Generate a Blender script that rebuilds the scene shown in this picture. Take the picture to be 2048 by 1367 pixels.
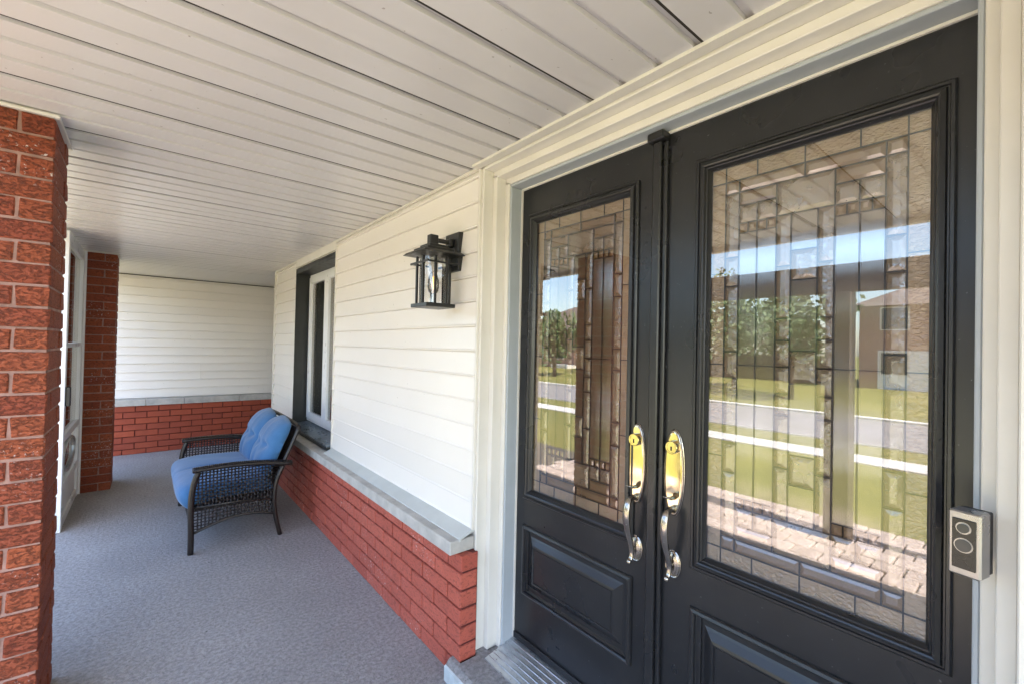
import bpy, bmesh, math, random
from mathutils import Vector, Matrix
random.seed(7)
scene = bpy.context.scene
for o in list(bpy.data.objects): bpy.data.objects.remove(o)
col = scene.collection
# axes: X towards the house, Y along the porch away from the camera, Z up, porch floor at 0
# ---------------------------------------------------------------- camera
yaw, pitch, roll = math.radians(39.478), math.radians(0.659), math.radians(1.255)
f = Vector((math.sin(yaw)*math.cos(pitch), math.cos(yaw)*math.cos(pitch), math.sin(pitch)))
r0 = Vector((math.cos(yaw), -math.sin(yaw), 0)); u0 = r0.cross(f)
Rv = r0*math.cos(roll)+u0*math.sin(roll); Uv = u0*math.cos(roll)-r0*math.sin(roll)
cam = bpy.data.cameras.new('camera'); cam_o = bpy.data.objects.new('camera', cam); col.objects.link(cam_o)
cam.sensor_width = 36; cam.lens = 36*888.58/2048; cam.clip_start = .02; cam.clip_end = 900
cam_o.matrix_world = Matrix(((Rv.x,Uv.x,-f.x,0),(Rv.y,Uv.y,-f.y,0),(Rv.z,Uv.z,-f.z,1.476),(0,0,0,1)))
scene.camera = cam_o
# ---------------------------------------------------------------- light
to_sun = Vector((.06,-.62,.78)).normalized()
elev = math.asin(to_sun.z); azim = math.atan2(to_sun.x, to_sun.y)
w = bpy.data.worlds.new('World'); scene.world = w; w.use_nodes = True
nt = w.node_tree; bgn = nt.nodes['Background']
sky = nt.nodes.new('ShaderNodeTexSky'); sky.sky_type = 'NISHITA'; sky.sun_disc = False
sky.sun_elevation = elev; sky.sun_rotation = azim; sky.dust_density = 1.2; sky.air_density = 1.0; sky.ozone_density = 1.0
nt.links.new(sky.outputs[0], bgn.inputs[0]); bgn.inputs[1].default_value = .15
sl = bpy.data.lights.new('sun','SUN'); sl.energy = 5.0; sl.angle = math.radians(.53); sl.color = (1,.95,.87)
so = bpy.data.objects.new('sun', sl); col.objects.link(so); so.rotation_euler = to_sun.to_track_quat('Z','Y').to_euler()
so.location = (0,-20,30)
scene.view_settings.view_transform = 'Standard'; scene.view_settings.look = 'None'
scene.view_settings.gamma = 1; scene.view_settings.use_curve_mapping = False
scene.view_settings.exposure = 2.9
scene.render.engine = 'CYCLES'
scene.cycles.max_bounces = 10; scene.cycles.diffuse_bounces = 6; scene.cycles.glossy_bounces = 5; scene.cycles.transparent_max_bounces = 14
scene.render.resolution_x = 1024; scene.render.resolution_y = 683

# ---------------------------------------------------------------- materials
def mat(name): 
    m = bpy.data.materials.new(name); m.use_nodes = True
    t = m.node_tree; return m, t, t.nodes['Principled BSDF']
def N(t, typ, **k):
    n = t.nodes.new(typ)
    for a, b in k.items():
        if a in n.inputs: n.inputs[a].default_value = b
        else: setattr(n, a, b)
    return n
def pos(t, obj=False):
    if obj: return N(t,'ShaderNodeTexCoord').outputs['Object']
    return N(t,'ShaderNodeNewGeometry').outputs['Position']
def noise(t, scale, detail=4, rough=.6, vec=None, dist=0):
    n = N(t,'ShaderNodeTexNoise', Scale=scale, Detail=detail, Roughness=rough, Distortion=dist)
    t.links.new(vec if vec else pos(t), n.inputs['Vector']); return n.outputs['Fac']
def ramp(t, fac, *stops):
    r = t.nodes.new('ShaderNodeValToRGB'); e = r.color_ramp.elements
    while len(e) < len(stops): e.new(.5)
    for i,(p,c) in enumerate(stops):
        e[i].position = p; e[i].color = (c,c,c,1) if isinstance(c,(int,float)) else (*c,1)
    t.links.new(fac, r.inputs[0]); return r.outputs[0]
def mixc(t, fac, a, b, mode='MIX'):
    n = N(t,'ShaderNodeMix', data_type='RGBA', blend_type=mode)
    for s,v in ((0,fac),(6,a),(7,b)):
        if hasattr(v,'links') or hasattr(v,'node'): t.links.new(v, n.inputs[s])
        else: n.inputs[s].default_value = v if s==0 else (*v,1)
    return n.outputs[2]
def bump(t, h, strength, dist, normal=None):
    b = N(t,'ShaderNodeBump', Strength=strength, Distance=dist); t.links.new(h, b.inputs['Height'])
    if normal: t.links.new(normal, b.inputs['Normal'])
    return b.outputs[0]
def simple(name, c, rough=.5, metal=0, var=.12, scale=6, bscale=0, bstr=.2, bdist=.001, spec=None):
    m,t,p = mat(name)
    p.inputs['Roughness'].default_value = rough; p.inputs['Metallic'].default_value = metal
    if spec is not None: p.inputs['Specular IOR Level'].default_value = spec
    n = noise(t, scale, 5)
    t.links.new(ramp(t, n, (.3,tuple(x*(1-var) for x in c)), (.7,tuple(min(1,x*(1+var*.5)) for x in c))), p.inputs['Base Color'])
    t.links.new(ramp(t, noise(t, scale*2.3, 3), (.3,max(.02,rough-.06)), (.7,min(1,rough+.06))), p.inputs['Roughness'])
    if bscale: t.links.new(bump(t, noise(t,bscale,4), bstr, bdist), p.inputs['Normal'])
    return m
def rnd(t): return N(t,'ShaderNodeObjectInfo').outputs['Random']
def offs(t, k=37.0):
    a = N(t,'ShaderNodeVectorMath', operation='MULTIPLY_ADD'); t.links.new(pos(t), a.inputs[0]); a.inputs[1].default_value=(1,1,1)
    c = N(t,'ShaderNodeMath', operation='MULTIPLY'); t.links.new(rnd(t), c.inputs[0]); c.inputs[1].default_value=k
    t.links.new(c.outputs[0], a.inputs[2]); return a.outputs[0]
def brick_mat(name, c1, c2, dark, crack, bstr, flecks, rough=.62, spec=.35):
    m,t,p = mat(name); v = offs(t)
    base = mixc(t, rnd(t), c1, c2)
    base = mixc(t, ramp(t, noise(t, 14, 5, .65, v), (.42,0),(.78,.55)), base, tuple(x*.66 for x in c1))
    # rustic wire-drawn face: stretched pits and tears
    mp = N(t,'ShaderNodeMapping'); mp.inputs['Scale'].default_value = (.75,.75,1.35); mp.inputs['Rotation'].default_value = (.5,.5,0); t.links.new(v, mp.inputs[0])
    n1 = noise(t, crack*2.7, 8, .74, mp.outputs[0], .5)
    h = ramp(t, n1, (.40,0),(.50,.75),(.75,1))
    base = mixc(t, ramp(t, h, (0,dark),(.7,0)), base, tuple(x*.3 for x in c1))
    wn = noise(t, 3.0, 3, .5); wf = noise(t, 75, 4, .7)
    wm = N(t,'ShaderNodeMath', operation='MULTIPLY'); t.links.new(ramp(t,wn,(.53,0),(.62,1)),wm.inputs[0]); t.links.new(ramp(t,wf,(.60,0),(.66,1)),wm.inputs[1])
    wm2 = N(t,'ShaderNodeMath', operation='MULTIPLY'); t.links.new(wm.outputs[0],wm2.inputs[0]); wm2.inputs[1].default_value=flecks
    base = mixc(t, wm2.outputs[0], base, (.75,.7,.67))
    t.links.new(base, p.inputs['Base Color']); p.inputs['Roughness'].default_value = rough; p.inputs['Specular IOR Level'].default_value = spec
    nb = bump(t, h, bstr, .006); nb = bump(t, noise(t, 38, 5, .7, v), bstr*.8, .008, nb); nb = bump(t, noise(t, 160, 4, .7, v), .5, .0025, nb)
    t.links.new(nb, p.inputs['Normal']); return m
M = {}
M['brick_col'] = brick_mat('column_brick', (.37,.090,.035), (.28,.060,.029), .72, 30, 1.0, .95)
M['brick_low'] = brick_mat('painted_red_brick', (.53,.125,.083), (.43,.092,.062), .6, 26, .32, .8, .6)
M['brick_far'] = brick_mat('orange_red_brick', (.40,.082,.038), (.31,.062,.034), .15, 30, .25, 0, .65)
M['mortar_col'] = simple('pink_grey_mortar', (.34,.20,.165), .9, 0, .3, 22, 120, .6, .003)
M['mortar_low'] = simple('red_stained_mortar', (.12,.022,.016), .9, 0, .3, 22, 120, .6, .003)
def vinyl(name, c, rough, ribs=None):
    m,t,p = mat(name)
    n = noise(t, 1.3, 5, .6); n2 = noise(t, 26, 4, .6)
    b = ramp(t, n, (.3,tuple(x*.955 for x in c)),(.7,c))
    b = mixc(t, ramp(t, n2, (.66,0),(.8,.16)), b, tuple(x*.78 for x in c))
    sp = noise(t, 60, 2, .4)                             # specks and scuffs
    b = mixc(t, ramp(t, sp, (.765,0),(.79,.55)), b, (.16,.13,.10))
    hs = N(t,'ShaderNodeHueSaturation'); t.links.new(ramp(t, rnd(t),(0,.955),(1,1.0)), hs.inputs['Value']); t.links.new(b, hs.inputs['Color'])
    t.links.new(hs.outputs[0], p.inputs['Base Color']); p.inputs['Roughness'].default_value = rough
    wv = noise(t, 2.5, 3, .5); nb = bump(t, wv, .10, .010)
    mp = N(t,'ShaderNodeMapping'); mp.inputs['Scale'].default_value = (60,9,160) if ribs else (60,9,60); t.links.new(pos(t), mp.inputs[0])
    nb = bump(t, noise(t, 3, 3, .5, mp.outputs[0]), .12, .0008, nb)
    t.links.new(nb, p.inputs['Normal']); return m
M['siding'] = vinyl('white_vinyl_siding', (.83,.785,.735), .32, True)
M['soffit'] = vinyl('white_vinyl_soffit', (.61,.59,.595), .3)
M['trim'] = simple('cream_white_trim', (.70,.665,.61), .42, 0, .06, 5, 40, .1, .001)
M['jamb'] = simple('shade_grey_jamb', (.40,.43,.46), .4, 0, .08, 5, 60, .1, .001)  # blue-grey puts the shade of the reveal faces into the jamb colour
M['alu_white'] = simple('white_aluminium', (.76,.77,.78), .32, 0, .05, 4)
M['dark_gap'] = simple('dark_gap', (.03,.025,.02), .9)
def black_paint():
    m,t,p = mat('satin_black_door_paint')
    n = noise(t, 5, 5)
    b = ramp(t, n, (.3,(.012,.012,.014)),(.7,(.019,.019,.021)))
    b = mixc(t, ramp(t, noise(t,90,3,.5),(.71,0),(.76,.5)), b, (.16,.16,.17))
    t.links.new(b, p.inputs['Base Color'])
    t.links.new(ramp(t, noise(t,4,3),(.3,.26),(.7,.32)), p.inputs['Roughness'])
    mp = N(t,'ShaderNodeMapping'); mp.inputs['Scale'].default_value = (40,60,6); t.links.new(pos(t), mp.inputs[0])
    nb = bump(t, noise(t,4,4,.6,mp.outputs[0]), .16, .0015)
    nb = bump(t, noise(t,300,2), .08, .0004, nb)
    t.links.new(nb, p.inputs['Normal']); return m
M['door'] = black_paint()
M['black_metal'] = simple('black_metal', (.018,.018,.02), .38, .1, .3, 20, 200, .1, .0005)
M['window_black'] = simple('black_window_reveal', (.016,.018,.019), .42, 0, .3, 8)
M['slate'] = simple('blue_grey_sill_metal', (.13,.16,.19), .3, .2, .4, 7)
M['stone'] = simple('grey_limestone_cap', (.47,.45,.42), .75, 0, .22, 12, 70, .45, .004)
M['flash'] = simple('pale_metal_flashing', (.60,.62,.60), .38, .1, .1, 5)
def carpet():
    m,t,p = mat('grey_porch_coating')
    n = noise(t, 1.1, 5, .6); n2 = noise(t, 55, 4, .7); 
    b = ramp(t, n, (.28,(.345,.325,.32)),(.72,(.47,.445,.44)))
    b = mixc(t, ramp(t, n2,(.38,.6),(.60,0)), b, (.18,.168,.165))
    st = noise(t, .9, 3, .5); b = mixc(t, ramp(t, st,(.66,0),(.78,.35)), b, (.30,.27,.19))
    sp = noise(t, 24, 2, .4); b = mixc(t, ramp(t, sp,(.775,0),(.80,.9)), b, (.02,.018,.016))
    t.links.new(b, p.inputs['Base Color']); p.inputs['Roughness'].default_value=.92; p.inputs['Specular IOR Level'].default_value=.2
    vo = N(t,'ShaderNodeTexVoronoi', Scale=150); t.links.new(pos(t), vo.inputs['Vector'])
    nb = bump(t, noise(t,58,5,.72,None,.8), 1, .014); nb = bump(t, vo.outputs['Distance'], .35, .003, nb)
    t.links.new(nb, p.inputs['Normal']); return m
M['floor'] = carpet()
M['concrete'] = simple('pale_painted_concrete', (.50,.54,.55), .85, 0, .2, 16, 90, .5, .003)
M['alu'] = simple('mill_aluminium', (.60,.62,.65), .32, .85, .15, 30)
M['nickel'] = simple('satin_nickel', (.42,.38,.34), .22, 1, .12, 30)
M['brass'] = simple('polished_brass_plate', (.60,.50,.31), .08, 1, .06, 8)
M['lead'] = simple('dark_lead_came', (.012,.012,.014), .5, 0, .3, 50)
M['lead2'] = simple('black_putty', (.02,.02,.022), .5)
def pane(name, tint, refl, bumps, trans=.35, rough=.015):
    m,t,p = mat(name); out = t.nodes['Material Output']; t.nodes.remove(p)
    nb = bumps(t) if bumps else None
    g = N(t,'ShaderNodeBsdfGlossy', Roughness=rough); g.inputs[0].default_value=(1,1,1,1)
    d = N(t,'ShaderNodeBsdfDiffuse'); 
    c = ramp(t, noise(t, 9, 4), (.3,tuple(x*.75 for x in tint)),(.7,tint)); t.links.new(c, d.inputs[0])
    tr = N(t,'ShaderNodeBsdfTransparent'); tr.inputs[0].default_value=(1,1,1,1) if trans>.9 else (.85,.8,.72,1)
    s1 = N(t,'ShaderNodeMixShader', Fac=trans); t.links.new(d.outputs[0],s1.inputs[1]); t.links.new(tr.outputs[0],s1.inputs[2])
    lw = N(t,'ShaderNodeFresnel', IOR=1.5)
    mr = N(t,'ShaderNodeMapRange'); t.links.new(lw.outputs[0], mr.inputs[0]); mr.inputs['To Min'].default_value=refl; mr.inputs['To Max'].default_value=1
    s2 = N(t,'ShaderNodeMixShader'); t.links.new(mr.outputs[0], s2.inputs[0]); t.links.new(s1.outputs[0],s2.inputs[1]); t.links.new(g.outputs[0],s2.inputs[2])
    if nb: t.links.new(nb, g.inputs['Normal']); t.links.new(nb, d.inputs['Normal'])
    t.links.new(s2.outputs[0], out.inputs[0]); return m
def hammered(t):
    mp = N(t,'ShaderNodeMapping'); mp.inputs['Scale'].default_value=(1,1,1.9); t.links.new(pos(t), mp.inputs[0])
    return bump(t, noise(t, 70, 2, .5, mp.outputs[0], .6), .9, .008)
def seedy(t): return bump(t, noise(t, 55, 3, .6, None, 1), .30, .005)
def reeds(t):
    wv = N(t,'ShaderNodeTexWave', Scale=85.0, bands_direction='Y', wave_profile='SIN'); wv.inputs['Distortion'].default_value=0
    t.links.new(pos(t), wv.inputs['Vector']); return bump(t, wv.outputs['Fac'], .10, .0012)
def wavy(t): return bump(t, noise(t, 5, 2, .4), .03, .006)
TAN=(.47,.34,.22)
M['hammered'] = pane('hammered_glass', TAN, .05, hammered, .15, .06)
M['bevel'] = pane('bevelled_glass', (.36,.24,.14), .08, wavy, .3)
M['seedy'] = pane('seedy_bevel_glass', (.34,.25,.165), .09, seedy, .35)
M['reeded'] = pane('reeded_glass', (.20,.15,.095), .11, reeds, .4, .06)
M['sheet'] = pane('coated_outer_glass', (.3,.3,.3), .095, None, 1.0, .0)
M['clear'] = pane('clear_window_glass', (.03,.035,.035), .16, None, .85)
def fabric():
    m,t,p = mat('blue_cushion_fabric')
    b = ramp(t, noise(t,7,5), (.3,(.036,.118,.265)),(.7,(.056,.16,.335)))
    t.links.new(b,p.inputs['Base Color']); p.inputs['Roughness'].default_value=.9; p.inputs['Sheen Weight'].default_value=.3; p.inputs['Specular IOR Level'].default_value=.2
    nb = bump(t, noise(t,420,3), .35, .001); nb = bump(t, noise(t,11,4,.6), .35, .012, nb)
    t.links.new(nb,p.inputs['Normal']); return m
M['fabric'] = fabric()
M['wicker'] = simple('dark_brown_resin_wicker', (.016,.011,.010), .36, 0, .5, 60, 120, .5, .002)
M['bulb'] = pane('clear_bulb_glass', (.6,.55,.45), .04, None, .93)
M['lampglass'] = pane('clear_lantern_glass', (.3,.3,.3), .04, None, .95)
def glow():
    m,t,p = mat('amber_led_filament'); p.inputs['Base Color'].default_value=(.8,.35,.06,1); p.inputs['Emission Color'].default_value=(1,.42,.08,1); p.inputs['Emission Strength'].default_value=.35; return m
M['filament'] = glow()
M['grass'] = None
def lawn():
    m,t,p = mat('lawn_grass')
    n = noise(t,.45,5); n2 = noise(t, 9, 5, .7); n3 = noise(t,60,3,.7)
    b = ramp(t, n, (.3,(.17,.165,.035)),(.7,(.30,.255,.06)))
    b = mixc(t, ramp(t,n2,(.3,.55),(.7,0)), b, (.12,.14,.03)); b = mixc(t, ramp(t,n3,(.35,.4),(.6,0)), b,(.08,.09,.02))
    t.links.new(b,p.inputs['Base Color']); p.inputs['Roughness'].default_value=.95
    t.links.new(bump(t,n3,.8,.03),p.inputs['Normal']); return m
M['lawn'] = lawn()
M['asphalt'] = simple('pale_asphalt', (.25,.235,.235), .9, 0, .2, 3, 80, .5, .004)
M['walk'] = simple('pale_concrete_walk', (.60,.57,.53), .9, 0, .15, 2, 60, .4, .003)
def paver():
    m,t,p = mat('rose_concrete_paver'); b = mixc(t, rnd(t), (.58,.47,.41), (.45,.36,.31))
    b = mixc(t, ramp(t,noise(t,30,4),(.35,.4),(.7,0)), b, (.2,.15,.13)); t.links.new(b,p.inputs['Base Color']); p.inputs['Roughness'].default_value=.9
    t.links.new(bump(t,noise(t,90,4),.5,.003),p.inputs['Normal']); return m
M['paver'] = paver()
M['joint_sand'] = simple('joint_sand', (.10,.085,.07), .95)
def leafm(name,a,b2):
    m,t,p = mat(name); t.links.new(ramp(t,noise(t,2.2,4),(.3,a),(.7,b2)),p.inputs['Base Color']); p.inputs['Roughness'].default_value=.6
    p.inputs['Subsurface Weight'].default_value=0; return m
M['leaf'] = leafm('tree_leaves',(.035,.075,.018),(.10,.14,.035))
M['bark'] = simple('bark', (.10,.075,.055), .9, 0, .4, 9, 25, .8, .02)
M['far_brick'] = simple('far_house_brick', (.36,.20,.15), .85, 0, .2, 4)
M['shingle'] = simple('brown_shingles', (.16,.12,.10), .9, 0, .25, 5)
M['far_glass'] = simple('far_window_glass', (.04,.05,.06), .1)
M['tan_wall'] = simple('tan_plaster', (.42,.33,.24), .85, 0, .1, 3)
M['oak'] = simple('oak_floor', (.25,.14,.07), .4, 0, .3, 5)
M['curtain'] = simple('grey_curtain', (.11,.125,.11), .9, 0, .2, 5)
M['pergola'] = simple('dark_brown_timber', (.06,.045,.038), .7, 0, .3, 6)
M['doorbell_black'] = simple('gloss_black_plastic', (.005,.005,.006), .28)
M['doorbell_silver'] = simple('satin_silver', (.36,.345,.345), .3, .8)
M['lens'] = simple('dark_lens', (.03,.033,.036), .2)

# ---------------------------------------------------------------- helpers
def link(name, me, m, parent=None):
    o = bpy.data.objects.new(name, me); col.objects.link(o)
    if m is not None and not me.materials: me.materials.append(M[m] if isinstance(m,str) else m)
    if parent: o.parent = parent
    return o
def tag(o, label=None, cat=None, group=None, kind=None):
    if label: o['label']=label
    if cat: o['category']=cat
    if group: o['group']=group
    if kind: o['kind']=kind
    return o
def empty(name, label=None, cat=None, group=None, kind=None, loc=(0,0,0)):
    o = bpy.data.objects.new(name, None); col.objects.link(o); o.location = loc; o.empty_display_size=.1
    return tag(o,label,cat,group,kind)
class MB:
    def __init__(s): s.v=[]; s.f=[]
    def box(s,x0,x1,y0,y1,z0,z1):
        b=len(s.v); s.v += [(x,y,z) for z in (z0,z1) for y in (y0,y1) for x in (x0,x1)]
        s.f += [tuple(b+i for i in q) for q in ((0,2,3,1),(4,5,7,6),(0,1,5,4),(2,6,7,3),(0,4,6,2),(1,3,7,5))]; return s
    def quad(s,*p): b=len(s.v); s.v+=[tuple(q) for q in p]; s.f.append(tuple(range(b,b+len(p)))); return s
    def prism(s, pts, axis, a, b):        # pts: 2D polygon; axis 'x','y','z' is the extrusion
        n=len(pts); k=len(s.v)
        def P(p,t): return {'x':(t,p[0],p[1]),'y':(p[0],t,p[1]),'z':(p[0],p[1],t)}[axis]
        s.v += [P(p,a) for p in pts]+[P(p,b) for p in pts]
        s.f += [tuple(k+i for i in range(n)), tuple(k+n+i for i in reversed(range(n)))]
        s.f += [(k+i,k+n+i,k+n+(i+1)%n,k+(i+1)%n) for i in range(n)]; return s
    def tube(s, pts, rad, n=8, caps=True):
        pts=[Vector(p) for p in pts]; k=len(s.v); m=len(pts)
        rr = rad if isinstance(rad,(list,tuple)) else [rad]*m
        up=Vector((0,0,1)); prev=None
        for i,p in enumerate(pts):
            d=(pts[min(i+1,m-1)]-pts[max(i-1,0)]).normalized()
            if prev is None:
                a = d.cross(up if abs(d.z)<.9 else Vector((1,0,0))).normalized()
            else: a=(prev-d*prev.dot(d)).normalized()
            prev=a; b=d.cross(a)
            rx = rr[i] if isinstance(rr[i],(tuple,list)) else (rr[i],rr[i])
            for j in range(n):
                t=2*math.pi*j/n; s.v.append(tuple(p+a*math.cos(t)*rx[0]+b*math.sin(t)*rx[1]))
        for i in range(m-1):
            for j in range(n): s.f.append((k+i*n+j,k+i*n+(j+1)%n,k+(i+1)*n+(j+1)%n,k+(i+1)*n+j))
        if caps: s.f.append(tuple(k+j for j in reversed(range(n)))); s.f.append(tuple(k+(m-1)*n+j for j in range(n)))
        return s
    def mesh(s, name, bev=0, smooth=False, segs=1):
        me=bpy.data.meshes.new(name); me.from_pydata(s.v,[],s.f)
        bm=bmesh.new(); bm.from_mesh(me); bmesh.ops.recalc_face_normals(bm, faces=bm.faces)
        if bev: bmesh.ops.bevel(bm, geom=bm.edges[:], offset=bev, segments=segs, affect='EDGES', profile=.6, clamp_overlap=True)
        if smooth:
            for q in bm.faces: q.smooth=True
        bm.to_mesh(me); bm.free(); return me
    def build(s, name, m, parent=None, bev=0, smooth=False, segs=1): return link(name, s.mesh(name,bev,smooth,segs), m, parent)
def box(name, m, parent, x0,x1,y0,y1,z0,z1, bev=0): return MB().box(x0,x1,y0,y1,z0,z1).build(name,m,parent,bev)
bcache={}
def brick(parent, m, x0,x1,y0,y1,z0,z1, jit=.0012):
    dx,dy,dz = round(x1-x0,4),round(y1-y0,4),round(z1-z0,4); s=random.randrange(3); key=(m,dx,dy,dz,s)
    if key not in bcache:
        b=MB().box(-dx/2,dx/2,-dy/2,dy/2,-dz/2,dz/2); me=b.mesh('brick',.0035)
        rr=random.Random(s+int(dx*1e4))
        for v in me.vertices: v.co += Vector([rr.uniform(-jit,jit) for _ in range(3)])
        bcache[key]=me
    o=link('brick',bcache[key],m,parent)
    o.location=((x0+x1)/2+random.uniform(-.001,.001),(y0+y1)/2+random.uniform(-.001,.001),(z0+z1)/2+random.uniform(-.0006,.0006))
    o.rotation_euler=(random.uniform(-.004,.004),random.uniform(-.004,.004),random.uniform(-.004,.004)); return o
ZC=2.310; CH=.0794; SX=1.19

# ---------------------------------------------------------------- setting: terrain and street
prof=[(8,-.28),(-1.0,-.29),(-3.0,-.30),(-7.3,-.52),(-8.5,-.54),(-10.2,-.62),(-10.6,-.72),(-16.4,-.72),(-16.8,-.6),(-26,-.28),(-60,-.2),(-300,.5)]
def gz(x):
    for (a,za),(b,zb) in zip(prof,prof[1:]):
        if b<=x<=a: return za+(zb-za)*(a-x)/(a-b)
    return prof[0][1] if x>8 else prof[-1][1]
mb=MB()
ys=[-300,-60,-20,-6,0,4,8,14,24,50,120,300]
xs=[300]+[p[0] for p in prof]
for i in range(len(xs)-1):
    for j in range(len(ys)-1):
        mb.quad(*[(x,y,gz(x)-.004) for x,y in ((xs[i],ys[j]),(xs[i],ys[j+1]),(xs[i+1],ys[j+1]),(xs[i+1],ys[j]))])
tag(mb.build('ground','lawn'),kind='structure')
def strip(name,m,x0,x1,y0=-250,y1=250,dz=.004,th=.0):
    b=MB()
    b.quad((x0,y0,gz(x0)+dz),(x0,y1,gz(x0)+dz),(x1,y1,gz(x1)+dz),(x1,y0,gz(x1)+dz))
    if th: b.v=[]; b.f=[]; b.prism([(x0,gz(x0)+dz),(x1,gz(x1)+dz),(x1,gz(x1)-.3),(x0,gz(x0)-.3)],'y',y0,y1)
    return tag(b.build(name,m),kind='structure')
strip('road','asphalt',-10.75,-16.25)
strip('sidewalk','walk',-7.45,-8.35,dz=.02,th=.1)
for i,(a,b) in enumerate(((-10.5,-10.68),(-16.32,-16.5))): strip('kerb','walk',a,b,dz=.06,th=.2)
# walkway of pavers beside the porch
wk=empty('paver_walkway',kind='structure')
box('bedding','joint_sand',wk,-2.95,-1.02,-2.2,7.4,-.40,-.277)
for i in range(46):
    y=-2.1+i*.21
    for j in range(9):
        x=-2.93+j*.212+(.0)
        if y>7.2: continue
        o=link('paver', bcache.setdefault(('paver',(i*7+j*3)%3), MB().box(-.1,.1,-.098,.098,-.03,.03).mesh('paver',.008)),'paver',wk)
        o.location=(x+.104,y+(.1 if j%2 else 0),-.282+random.uniform(-.003,.003)); o.rotation_euler=(random.uniform(-.012,.012),random.uniform(-.012,.012),random.uniform(-.02,.02))
        if i*9+j>=296: break
    if i*9>=296: break
# porch slab
b=MB().prism([(-1.0,-.45),(-1.0,-.012),(-.988,0),(2.6,0),(2.6,-.45)],'y',-3.6,7.7)
tag(b.build('porch_floor','floor'),kind='structure')

# ---------------------------------------------------------------- porch ceiling of soffit panels
ce=empty('porch_ceiling',kind='structure')
PW=.379; GR=PW/3
def soffit_mesh():
    g=.022; d=.014; lip=.0075
    pts=[]
    for k in range(3):
        a=k*GR+(lip if k==0 else 0)
        pts += [(a, ZC+d), (a+.004 if k else a, ZC+d), (a+g-.002,ZC+d),(a+g,ZC)] if k else [(a,ZC+d),(a+g-.002,ZC+d),(a+g,ZC)]
        e=(k+1)*GR-(.0008 if k==2 else 0)
        pts += [(e-.004 if k<2 else e,ZC)]
    pts += [(PW-.0008,ZC+.020),(lip,ZC+.020)]
    # profile in (y,z), extrude along x
    q=[]
    for p in pts:
        if not q or (abs(p[0]-q[-1][0])+abs(p[1]-q[-1][1]))>1e-5: q.append(p)
    return MB().prism(q,'x',-.80,2.55).mesh('soffit_panel')
sm=soffit_mesh()
gm=MB().box(-.79,2.55,-.0004,.0073,ZC+.0006,ZC+.017).mesh('seam_shade_strip')  # solid dark strip standing in for the shade inside each panel seam
y0=.600-PW*11
ny=0
while y0+ny*PW<7.56:
    o=link('soffit_panel',sm,'soffit',ce); o.location=(0,y0+ny*PW,random.uniform(-.0008,.0008)); g_=link('seam_shade_strip',gm,'dark_gap',ce); g_.location=(0,y0+ny*PW,0); ny+=1
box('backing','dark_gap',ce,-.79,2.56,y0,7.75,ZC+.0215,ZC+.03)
box('front_fascia','trim',ce,-.86,-.802,y0,7.75,ZC-.035,ZC+.17)
MB().prism([(SX-.018,ZC-.001),(SX-.018,ZC-.014),(SX-.004,ZC-.014),(SX-.004,ZC-.001)],'y',1.7,5.87).build('channel_trim','trim',ce)
box('channel_trim','trim',ce,SX-.05,SX-.012,-1.2,1.7,ZC-.012,ZC-.001)
# roof over porch and house
rf=empty('porch_roof','brown shingled porch roof above the white soffit','roof')
MB().prism([(-.90,ZC+.04),(-.90,ZC+.19),(6,ZC+1.9),(6,ZC+.04)],'y',-4.2,9.5).build('roof_deck','shingle',rf)

# ---------------------------------------------------------------- house front wall
hw=empty('house_wall','white lap siding house wall beside the black doors','wall')
def sboard(parent,y0,y1,z,h,facing='-x',at=SX,m='siding'):
    # lap board: proud .013 at the bottom, .003 at the top
    pr=[(0,0),(-.0135,0),(-.0135,.004),(-.006,.007),(-.003,h),(0,h)]
    o=MB().prism([(p[0],p[1]) for p in pr],'y',y0,y1).build('siding_board',m,parent) if facing=='-x' else MB().prism([(p[0],p[1]) for p in pr],'x',y0,y1).build('siding_board',m,parent)
    return o
DY0,DY1=-3.6,5.87
# core with door opening and window opening
def wallbox(y0,y1,z0,z1): box('wall_core','trim',hw,SX,SX+.09,y0,y1,z0,z1)
wallbox(DY0,-.005,0,2.40); wallbox(1.688,3.70,0,2.40); wallbox(4.936,5.87,0,2.40)
wallbox(3.70,4.936,0,.645); wallbox(3.70,4.936,2.224,2.40); wallbox(-.005,1.688,2.30,2.40)
SH=.116; z=.640; i=0
while z<2.285:
    h=min(SH,2.296-z)
    for (a,b) in ((1.694,3.688),(4.948,5.845)):
        o=MB().prism([(0,0),(-.017,0),(-.018,.005),(-.014,.012),(-.003,h-.003),(0,h-.003)],'y',a,b).build('siding_board','siding',hw); o.location=(SX-.0008,0,z)
    o=MB().prism([(0,0),(-.017,0),(-.018,.005),(-.014,.012),(-.003,h-.003),(0,h-.003)],'y',-3.5,-.012).build('siding_board','siding',hw); o.location=(SX-.0008,0,z-.05)
    z+=SH
if True:
    z=.59-SH
    while z>.1:
        o=MB().prism([(0,0),(-.0135,0),(-.0135,.004),(-.010,.010),(-.003,SH-.0005),(0,SH-.0005)],'y',-3.5,-.012).build('siding_board','siding',hw); o.location=(SX-.0008,0,z); z-=SH
box('corner_post','trim',hw,SX-.022,SX+.09,5.846,5.895,.61,2.297,.003)
box('frieze_trim','trim',hw,SX-.017,SX-.0007,3.69,4.95,2.236,2.296,.002)
box('end_channel','trim',hw,SX-.018,SX-.001,1.680,1.6935,.636,2.296,.002)
box('end_channel','trim',hw,SX-.019,SX-.001,3.688,3.702,.61,2.296,.002)
box('return_wall','trim',hw,SX+.09,2.6,5.78,5.87,0,2.40)
MB().prism([(SX-.001,.642),(SX-.010,.642),(1.108,.612),(1.104,.598),(1.112,.598),(1.118,.608),(SX-.001,.632)],'y',1.682,3.66).build('flashing','flash',hw)

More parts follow.
